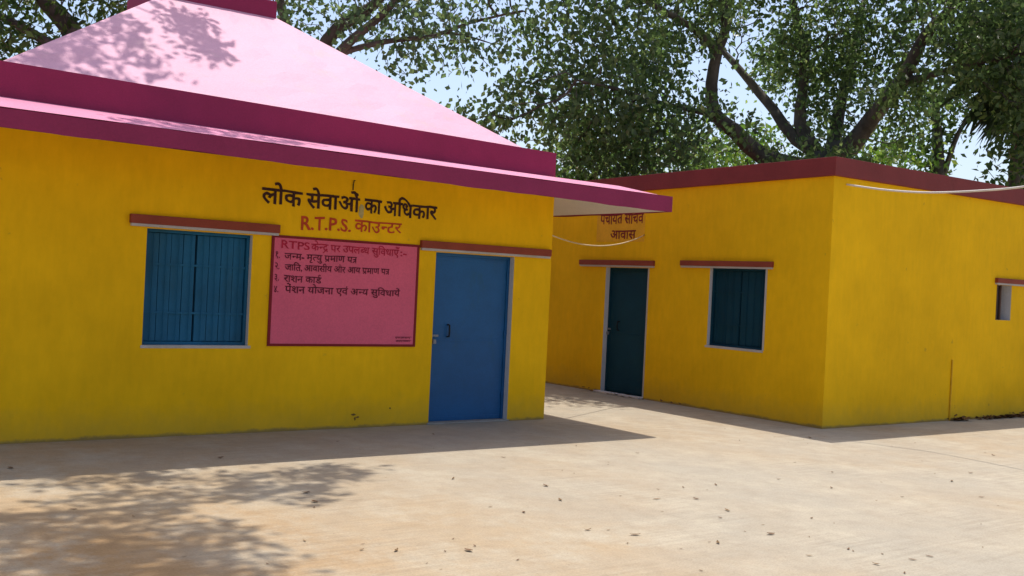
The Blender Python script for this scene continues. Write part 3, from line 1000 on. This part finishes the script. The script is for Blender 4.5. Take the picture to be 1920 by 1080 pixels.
blA = [
    blob(1085, 60, 18.6, 0.95, 0.9, 1.2), blob(1160, 40, 19.2, 1.0, 0.9, 1.2), blob(1030, 180, 18.2, 0.9, 0.7, 1.2), blob(930, 215, 18.2, 0.75, 0.5, 1.2),
    blob(1120, 190, 19.0, 1.0, 0.75, 1.3), blob(1225, 235, 20.0, 1.0, 0.75, 1.3), blob(1120, 270, 20.0, 1.0, 0.6, 1.2),
    blob(1230, 100, 20.4, 0.9, 0.6, 0.8), blob(1290, 15, 20.8, 1.0, 0.7, 1.0), blob(1290, 290, 22.5, 0.8, 0.4, 0.8), blob(1480, 300, 22.0, 0.5, 0.3, 0.9), blob(1590, 300, 21.8, 0.6, 0.3, 1.0), blob(1540, 250, 22.0, 0.35, 0.3, 0.8),
    blob(1430, 30, 23.2, 1.1, 0.9, 1.0), blob(1470, 120, 24.2, 0.8, 0.7, 0.9), blob(1530, 60, 23.4, 1.2, 1.0, 1.2), blob(1580, 170, 23.6, 1.0, 0.9, 1.0),
    blob(1640, 60, 24, 1.3, 1.1, 0.8), blob(1610, 250, 23.6, 0.8, 0.4, 1.0), blob(1690, 250, 24.2, 0.8, 0.5, 1.0), blob(1715, 200, 24.2, 0.6, 0.6, 0.7),
    blob(1790, 60, 22.8, 1.2, 1.0, 1.2), blob(1870, 90, 21.2, 1.2, 1.0, 1.5), blob(1900, 10, 21.0, 1.3, 0.9, 1.2), blob(1960, 120, 21.0, 1.3, 1.2, 1.0),
    blob(1345, 190, 20.6, 0.45, 0.28, 0.45), blob(1405, 265, 21.2, 0.45, 0.22, 0.5), blob(1660, 185, 21.6, 0.45, 0.3, 0.5), blob(1355, 60, 20.6, 0.4, 0.4, 0.4), blob(1150, -120, 18.9, 0.8, 0.4, 1.2), blob(1080, -130, 18.3, 0.6, 0.3, 1.0), blob(1200, -110, 19.5, 2.0, 1.2, 0.5), blob(1400, -130, 21.5, 2.2, 1.3, 0.5), blob(1600, -130, 23.5, 2.2, 1.3, 0.5), blob(1800, -110, 22, 2.2, 1.2, 0.5),
]
tree('banyan_tree', 'large spreading banyan with thick forking limbs behind the flat-roofed building', bA, limA, blA, LEAF_A, BARK, 3, natt=7000, per=32, spread=0.21, size=0.135, gap=0.27, kill=0.29, step=0.26, tips=3)

# B: thin-leaved peepal behind the pyramid roof
DB = 20.5
bB = P(560, 560, DB); bB[2] = -0.2
limB = [
    ([bB, P(556, 320, DB), P(572, 150, DB)], [0.270, 0.225, 0.195]),
    ([P(566, 190, DB), P(613, 77, DB), P(650, 42, 20.3), P(700, 10, 20.2), P(740, -40, 20), P(790, -130, 20)], [0.180, 0.128, 0.112, 0.098, 0.075, 0.038]),
    ([P(572, 170, DB), P(630, 105, 20.0), P(665, 70, 19.7), P(720, 25, 19.4), P(770, -30, 19)], [0.120, 0.098, 0.083, 0.068, 0.045]),
    ([P(630, 108, 20.0), P(655, 95, 19.9), P(713, 80, 19.7), P(763, 73, 19.4), P(813, 68, 19.1), P(880, 43, 18.8), P(980, 20, 18.5)], [0.068, 0.060, 0.053, 0.045, 0.041, 0.030, 0.015]),
    ([P(835, 62, 19.0), P(870, 66, 18.9), P(923, 82, 18.8)], [0.026, 0.022, 0.009]),
    ([P(572, 150, DB), P(540, 60, 20.8), P(520, -20, 21), P(500, -120, 21)], [0.135, 0.105, 0.083, 0.045]),
]
blB = [
    blob(560, 30, 20.4, 0.6, 0.6, 1.6), blob(700, 30, 19.8, 0.9, 0.55, 0.9), blob(780, 40, 19.4, 0.9, 0.6, 0.9), blob(860, 50, 19.0, 0.9, 0.55, 0.9), blob(930, 30, 18.7, 0.7, 0.5, 0.9),
    blob(770, 110, 19.4, 0.45, 0.5, 1.1), blob(880, 115, 19.0, 0.5, 0.35, 0.8), blob(740, 140, 19.8, 0.25, 0.25, 1.3), blob(950, 85, 18.6, 0.35, 0.35, 0.8),
    blob(640, 20, 20.2, 0.6, 0.6, 1.0), blob(600, 130, 21, 0.5, 0.4, 0.8), blob(680, -110, 20, 2.0, 1.0, 0.4), blob(880, -90, 19, 1.6, 0.9, 0.4), blob(480, -90, 21, 1.6, 1.0, 0.4),
]
tree('peepal_tree', 'peepal tree with sparse hanging leaves and a long level limb rising behind the pink roof', bB, limB, blB, LEAF_B, BARK, 5, natt=2600, per=13, spread=0.20, size=0.125, gap=0.3, kill=0.28, step=0.25, tips=3, aspect=0.72)

# C: dense dark tree behind the roof's left end
DC = 20.0
bC = P(190, 560, DC); bC[2] = -0.2
limC = [
    ([bC, P(180, 250, DC), P(150, 100, DC), P(127, 47, DC), P(83, 0, DC), P(20, -90, DC)], [0.34, 0.28, 0.22, 0.17, 0.14, 0.07]),
    ([P(165, 150, DC), P(240, 60, 20.2), P(300, 0, 20.4), P(340, -80, 20.4)], [0.14, 0.11, 0.09, 0.05]),
    ([P(160, 130, DC), P(90, 80, 19.8), P(20, 40, 19.6), P(-60, 0, 19.4)], [0.12, 0.09, 0.07, 0.04]),
]
blC = [blob(30, 40, 19.6, 0.8, 0.6), blob(170, 30, 20.2, 0.7, 0.55), blob(240, 5, 20.3, 0.8, 0.5), blob(320, -10, 20.4, 0.8, 0.4, 0.9), blob(150, 80, 20.3, 0.6, 0.3), blob(70, 90, 20, 0.6, 0.3),
       blob(-60, 30, 19.5, 1.0, 0.9), blob(40, -110, 19.8, 1.6, 1.0, 0.5), blob(230, -110, 20.2, 1.6, 1.0, 0.5)]
tree('mango_tree', 'dense dark mango tree with a leaning trunk behind the left end of the pink roof', bC, limC, blC, LEAF_C, BARK, 8, natt=2600, per=26, spread=0.22, size=0.18, kill=0.30, step=0.26, aspect=0.40)

# D: tree standing to the left of the yard; its boughs overhead dapple the roof and the ground
bD = np.array((-11.2, 0.2, -0.2))
limD = [
    ([bD, (-11.0, 0.2, 2.5), (-10.4, 0.1, 4.6)], [0.40, 0.33, 0.28]),
    ([(-10.4, 0.1, 4.6), (-8.6, -0.2, 6.6), (-6.6, -0.6, 7.6), (-4.6, -0.9, 8.2), (-2.9, -0.9, 8.6)], [0.24, 0.18, 0.13, 0.08, 0.03]),
    ([(-10.4, 0.1, 4.6), (-8.8, 1.6, 6.8), (-7.0, 2.6, 7.9), (-5.0, 3.1, 8.5), (-3.4, 3.2, 8.8)], [0.22, 0.17, 0.12, 0.07, 0.03]),
    ([(-9.6, -0.1, 5.6), (-8.6, -1.8, 7.2), (-6.6, -2.8, 8.0), (-4.9, -3.2, 8.4)], [0.16, 0.12, 0.08, 0.03]),
    ([(-10.4, 0.1, 4.6), (-12.0, 0.3, 7.5), (-13, 0.5, 9.5)], [0.2, 0.14, 0.06]),
]
# sprays of foliage: the ones over the roof, over the eave and over the yard
blD = [((-4.18, 2.25, 9.71), (0.3, 0.22499999999999998, 0.22), 1.0),
       ((-3.77, 2.54, 10.06), (0.38, 0.28500000000000003, 0.22), 1.0),
       ((-3.53, 2.71, 9.42), (0.36, 0.27, 0.22), 1.0),
       ((-3.11, 2.62, 10.06), (0.28, 0.21000000000000002, 0.22), 1.0),
       ((-2.81, 3.25, 9.55), (0.33, 0.2475, 0.22), 1.0),
       ((-2.58, 3.0, 9.64), (0.26, 0.195, 0.22), 1.0),
       ((-2.95, 2.32, 9.96), (0.18, 0.135, 0.22), 1.0),
       ((-2.34, 2.69, 9.63), (0.22, 0.165, 0.22), 1.0),
       ((-3.64, 2.19, 9.74), (0.24, 0.18, 0.22), 1.0),
       ((-2.46, 2.89, 9.32), (0.2, 0.15000000000000002, 0.22), 1.0),
       ((-3.1, 1.08, 9.3), (0.43, 0.26, 0.2), 1.0),
       ((-2.58, 1.08, 9.3), (0.48, 0.28, 0.2), 1.0),
       ((-1.98, 1.09, 9.3), (0.30, 0.18, 0.2), 1.0),
       ((-3.45, 0.32, 9.43), (0.325, 0.26, 0.22), 1.0),
       ((-2.87, 0.15, 9.28), (0.42500000000000004, 0.34, 0.22), 1.0),
       ((-2.32, -0.03, 9.13), (0.375, 0.3, 0.22), 1.0),
       ((-1.36, -0.05, 9.45), (0.375, 0.3, 0.22), 1.0),
       ((-1.88, -0.42, 9.11), (0.25, 0.2, 0.22), 1.0),
       ((-3.36, -0.41, 9.22), (0.375, 0.3, 0.22), 1.0),
       ((-3.01, -0.58, 8.99), (0.44999999999999996, 0.36, 0.22), 1.0),
       ((-2.35, -0.43, 9.18), (0.325, 0.26, 0.22), 1.0),
       ((-2.24, -0.89, 9.04), (0.25, 0.2, 0.22), 1.0),
       ((-4.08, -1.09, 9.08), (0.375, 0.3, 0.22), 1.0),
       ((-3.66, -0.81, 9.43), (0.44999999999999996, 0.36, 0.22), 1.0),
       ((-3.51, -1.27, 9.1), (0.44999999999999996, 0.36, 0.22), 1.0),
       ((-3.33, -1.57, 9.24), (0.375, 0.3, 0.22), 1.0),
       ((-3.7, -1.65, 9.59), (0.5, 0.4, 0.22), 1.0),
       ((-3.51, -2.03, 9.57), (0.525, 0.42, 0.22), 1.0),
       ((-3.26, -2.08, 9.41), (0.44999999999999996, 0.36, 0.22), 1.0),
       ((-4.21, -1.92, 9.28), (0.375, 0.3, 0.22), 1.0),
       ((-4.09, -2.23, 9.09), (0.44999999999999996, 0.36, 0.22), 1.0),
       ((-3.5, -2.55, 9.01), (0.42500000000000004, 0.34, 0.22), 1.0),
       ((-4.09, -1.08, 9.58), (0.325, 0.26, 0.22), 1.0),
       ((-4.37, 2.17, 9.8), (0.16, 0.12, 0.22), 1.0),
       ((-4.16, 2.11, 9.8), (0.2, 0.15000000000000002, 0.22), 1.0),
       ((-3.63, 2.04, 9.8), (0.17, 0.1275, 0.22), 1.0),
       ((-3.47, 1.96, 9.8), (0.17, 0.1275, 0.22), 1.0),
       ((-3.91, 2.64, 9.8), (0.2, 0.15000000000000002, 0.22), 1.0),
       ((-3.5, 1.02, 9.3), (0.39, 0.23, 0.2), 1.0),
       ((-3.31, 1.02, 9.3), (0.43, 0.26, 0.2), 1.0),
       ((-2.91, 1.03, 9.3), (0.43, 0.26, 0.2), 1.0),
       ((-2.33, 1.04, 9.3), (0.32, 0.19, 0.2), 1.0),
       ((-6.9, -0.9, 9.6), (0.9, 0.8, 0.6), 0.5), ((-7.5, 2.5, 10.0), (1.2, 1.0, 0.7), 0.4), ((-9.5, 0.5, 10.0), (1.6, 1.4, 1.2), 0.3), ((-12, 0.5, 11.0), (1.8, 1.8, 1.4), 0.3), ((-8.3, -2.2, 9.5), (1.2, 1.0, 0.8), 0.4)]
def lift(p):
    k = max(0.0, p[2] - 4.6) / 3.8
    return (p[0] + 0.48 * k, p[1] + 0.43 * k, p[2] + 1.8 * k)
limD = [([lift(p) for p in pts], rad) for pts, rad in limD]
tree('shade_tree', 'wide shade tree left of the yard whose boughs dapple the ground before the office', bD, limD, blD, LEAF_B, BARK, 13, natt=3600, per=36, spread=0.125, size=0.155, gap=0.16, fixed=24, kill=0.28, step=0.25)

# smaller growth behind the flat-roofed building
def shrub_tree(name, label, px, dist, hts, wid, mat, seed, natt=1100, per=22, size=0.16, bark=BARKP, aspect=0.5, group=None):
    b0 = P(px, 560, dist); b0[2] = -0.1
    top = hts
    lim = [([b0, b0 + np.array((0.1, 0.1, top * 0.35)), b0 + np.array((0.15, -0.1, top * 0.62))], [0.10, 0.08, 0.05])]
    bl = [(b0 + np.array((0, 0, top * 0.75)), (wid, wid, top * 0.25)), (b0 + np.array((wid * 0.5, -wid * 0.4, top * 0.6)), (wid * 0.7, wid * 0.7, top * 0.18)),
          (b0 + np.array((-wid * 0.6, wid * 0.4, top * 0.58)), (wid * 0.7, wid * 0.7, top * 0.2))]
    return tree(name, label, b0, lim, bl, mat, bark, seed, natt=natt, per=per, size=size, spread=0.22, kill=0.32, aspect=aspect, group=group)
shrub_tree('young_tree', 'bushy young tree behind the gap between the two yellow buildings', 1095, 21.5, 5.2, 1.3, LEAF_C, 21)
shrub_tree('young_tree', 'bright green young tree over the left half of the brick red parapet', 1240, 24.5, 5.9, 1.4, LEAF_D, 22)
shrub_tree('young_tree', 'yellow-green young tree just left of the banyan trunk', 1395, 26, 5.9, 1.3, LEAF_D, 23)
shrub_tree('young_tree', 'leafy young tree just right of the banyan trunk above the parapet corner', 1660, 26, 5.8, 1.0, LEAF_D, 24)
shrub_tree('young_tree', 'dark bushy tree hiding the palm trunk at the right edge', 1945, 21.5, 6.4, 0.85, LEAF_C, 27, 1000)
shrub_tree('young_tree', 'small leafy tree showing in the sky gap beside the palm', 1862, 30, 4.7, 0.6, LEAF_C, 25, 260)
# slender dark tree against the sky gap
DE = 27
bE = P(1766, 600, DE); bE[2] = -0.1
limE = [([bE, P(1764, 420, DE), P(1760, 320, DE), P(1757, 240, DE), P(1750, 170, DE)], [0.2, 0.17, 0.14, 0.11, 0.06]),
        ([P(1762, 350, DE), P(1788, 270, DE), P(1805, 235, DE), P(1822, 205, DE)], [0.08, 0.06, 0.05, 0.025])]
blE = [blob(1745, 300, DE, 0.35, 0.7), blob(1765, 250, DE, 0.35, 0.6), blob(1740, 190, DE, 0.6, 0.5), blob(1800, 240, DE, 0.25, 0.35, 0.8), blob(1815, 185, DE, 0.35, 0.25, 0.9)]
tree('slender_tree', 'slender dark tree with a forked stem against the sky gap at right', bE, limE, blE, LEAF_C, BARK, 31, natt=900, per=24, size=0.16, kill=0.3, spread=0.2)

# palm at the right edge
def palm(base, h, seed, label):
    rng = np.random.default_rng(seed)
    root = empty('palm_tree', tuple(base), label, 'tree')
    top = np.array(base) + np.array((0.1, -0.1, h))
    mb = MB()
    zs = np.linspace(0, 1, 26)
    mb.tube([np.array(base) + (top - np.array(base)) * s + np.array((0.06 * math.sin(s * 3), 0, 0)) for s in zs], [0.20 - 0.06 * s + 0.012 * (k % 2) for k, s in enumerate(zs)], 10)
    mb.build('trunk', BARK, root, smooth=True, normals=False)
    cr_ = MB()
    for k in range(34):
        az = k * 2.39996
        el = math.radians(75 - 150 * (k / 33.0)) 
        dirv = np.array((math.cos(az) * math.cos(el), math.sin(az) * math.cos(el), math.sin(el)))
        Lp = rng.uniform(0.8, 1.1)
        c = top + dirv * Lp + np.array((0, 0, -0.1 * Lp))
        cr_.tube([top, top + dirv * Lp * 0.5 + np.array((0, 0, 0.03)), c], [0.03, 0.022, 0.016], 4, cap=False)
        side = np.cross(dirv, (0, 0, 1.0)); side /= np.linalg.norm(side) + 1e-9
        nrm = np.cross(side, dirv)
        for q_ in range(22):
            a = math.radians(-115 + 230 * q_ / 21)
            dl = dirv * math.cos(a) + side * math.sin(a)
            Lf = rng.uniform(0.75, 0.95)
            w_ = 0.028
            per_ = -dirv * math.sin(a) + side * math.cos(a)
            m1 = c + dl * Lf * 0.55
            tip = c + dl * Lf + np.array((0, 0, -0.22)) + nrm * rng.normal(0, 0.05)
            cr_.add([c, m1 + per_ * w_ + nrm * 0.012, tip, m1 - per_ * w_ + nrm * 0.012], [(0, 1, 2), (0, 2, 3)])
    cr_.build('crown', LEAF_P, root, normals=False)
pb = P(1885, 560, 24.0); pb[2] = -0.1
palm(pb, 6.9, 4, 'fan palm with hanging fronds at the right edge behind the flat-roofed building')

# trees farther off, closing the view behind the village
far = [(-260, 44, 8.5, 'broad'), (160, 52, 9.0, 'broad'), (420, 47, 8.0, 'broad'), (700, 50, 8.5, 'broad'), (930, 40, 6.4, 'broad'), (1080, 46, 7.2, 'broad'), (1230, 42, 7.0, 'broad'), (1420, 50, 7.5, 'broad'), (1600, 45, 6.8, 'broad'), (2150, 50, 9, 'broad'), (1790, 58, 6.3, 'broad'), (1960, 52, 6.5, 'broad'), (2420, 48, 8.5, 'broad'), (2750, 52, 9, 'broad'), (3200, 50, 9, 'broad')]
for k, (px, dist, hh, _) in enumerate(far):
    b0 = P(px, 560, dist); b0[2] = -0.1
    lim = [([b0, b0 + np.array((0.1, 0, hh * 0.3)), b0 + np.array((-0.1, 0.2, hh * 0.6))], [0.3, 0.24, 0.14])]
    rng_ = np.random.default_rng(100 + k)
    bl = [(b0 + np.array((rng_.uniform(-2.5, 2.5), rng_.uniform(-2, 2), hh * rng_.uniform(0.55, 0.85))), (1.7, 1.7, hh * 0.14)) for _ in range(7)]
    tree('distant_tree', 'distant rounded tree far behind the yellow buildings', b0, lim, bl, LEAF_C if k % 2 else LEAF_A, BARK, 200 + k, natt=700, per=30, size=0.30, spread=0.4, step=0.5, kill=0.6, group='distant trees behind the village')

# ------------------------------------------------------------------ litter in the yard
def leaf_mesh_small(seed):
    rng = np.random.default_rng(seed)
    L_, W = rng.uniform(0.055, 0.09), rng.uniform(0.010, 0.020)
    V = []
    for k in range(7):
        s = k / 6
        wd = W * math.sin(math.pi * min(1, s * 0.92 + 0.06)) 
        z = 0.003 + 0.010 * (s - 0.5) ** 2 * 4 * rng.uniform(0.6, 1.2)
        V += [((s - .5) * L_, -wd, z + wd * 0.25), ((s - .5) * L_, 0, z), ((s - .5) * L_, wd, z + wd * 0.35)]
    F = []
    for k in range(6):
        a = k * 3
        F += [(a, a + 1, a + 4, a + 3), (a + 1, a + 2, a + 5, a + 4)]
    me = bpy.data.meshes.new('dry_leaf')
    me.from_pydata(V, [], F)
    return me
protos = []
for k in range(5):
    me = leaf_mesh_small(k)
    me.materials.append(DRY if k % 3 else DRY2)
    protos.append(me)
lr = random.Random(5)
count = 0
while count < 105:
    px, py = lr.uniform(20, 1900), lr.uniform(800, 1075)
    x, y = px - 960, py - 540
    a, bb = cr * x + sr * y, -sr * x + cr * y
    d = RT * a / FPX - UP * bb / FPX + FW
    t_ = -CAM[2] / d[2]
    p = CAM + d * t_
    if p[1] > -0.15 or (p[0] > 2.8 and p[1] > -1.95): continue
    if px < 800 and lr.random() < 0.75: continue
    o = bpy.data.objects.new('dry_leaf', protos[lr.randrange(5)])
    COL.objects.link(o)
    o.location = (p[0], p[1], 0.002)
    o.rotation_euler = (lr.uniform(-.06, .06), lr.uniform(-.06, .06), lr.uniform(0, 6.28))
    s = lr.choice((0.3, 0.35, 0.4, 0.5, 0.6, 0.9))
    o.scale = (s, s, s)
    tag(o, 'small curled dry brown leaf lying on the dusty concrete yard', 'dry leaf', 'dry leaves scattered over the yard')
    count += 1

# swept debris along the foot of the right building's side wall
def debris(c, n, sx_, sy_, seed, label):
    rng = np.random.default_rng(seed)
    m = MB()
    for k in range(n):
        p = np.array(c) + np.array((rng.normal(0, sx_), rng.normal(0, sy_), 0))
        p[2] = abs(rng.normal(0, 0.018)) + 0.006
        az = rng.uniform(0, 6.28); L_ = rng.uniform(0.03, 0.09)
        d = np.array((math.cos(az), math.sin(az), rng.uniform(-.15, .5))) * L_
        s_ = np.array((-math.sin(az), math.cos(az), rng.uniform(-.4, .4))) * L_ * 0.3
        m.add([p, p + d * .5 + s_, p + d, p + d * .5 - s_], [(0, 1, 2), (0, 2, 3)])
    tag(m.build('leaf_litter', LITTER, normals=False), label, 'leaf litter', kind='stuff')
debris((6.0, RY0 - 0.06, 0), 90, 0.10, 0.025, 1, 'small brown heap of dry leaves at the foot of the side wall by the pipe')
debris((7.2, RY0 - 0.07, 0), 240, 0.36, 0.03, 2, 'long drift of dry leaves along the side wall below the slit window')
debris((2.93, 2.0, 0), 60, 0.03, 0.5, 3, 'thin line of dry leaves below the dark blue door')
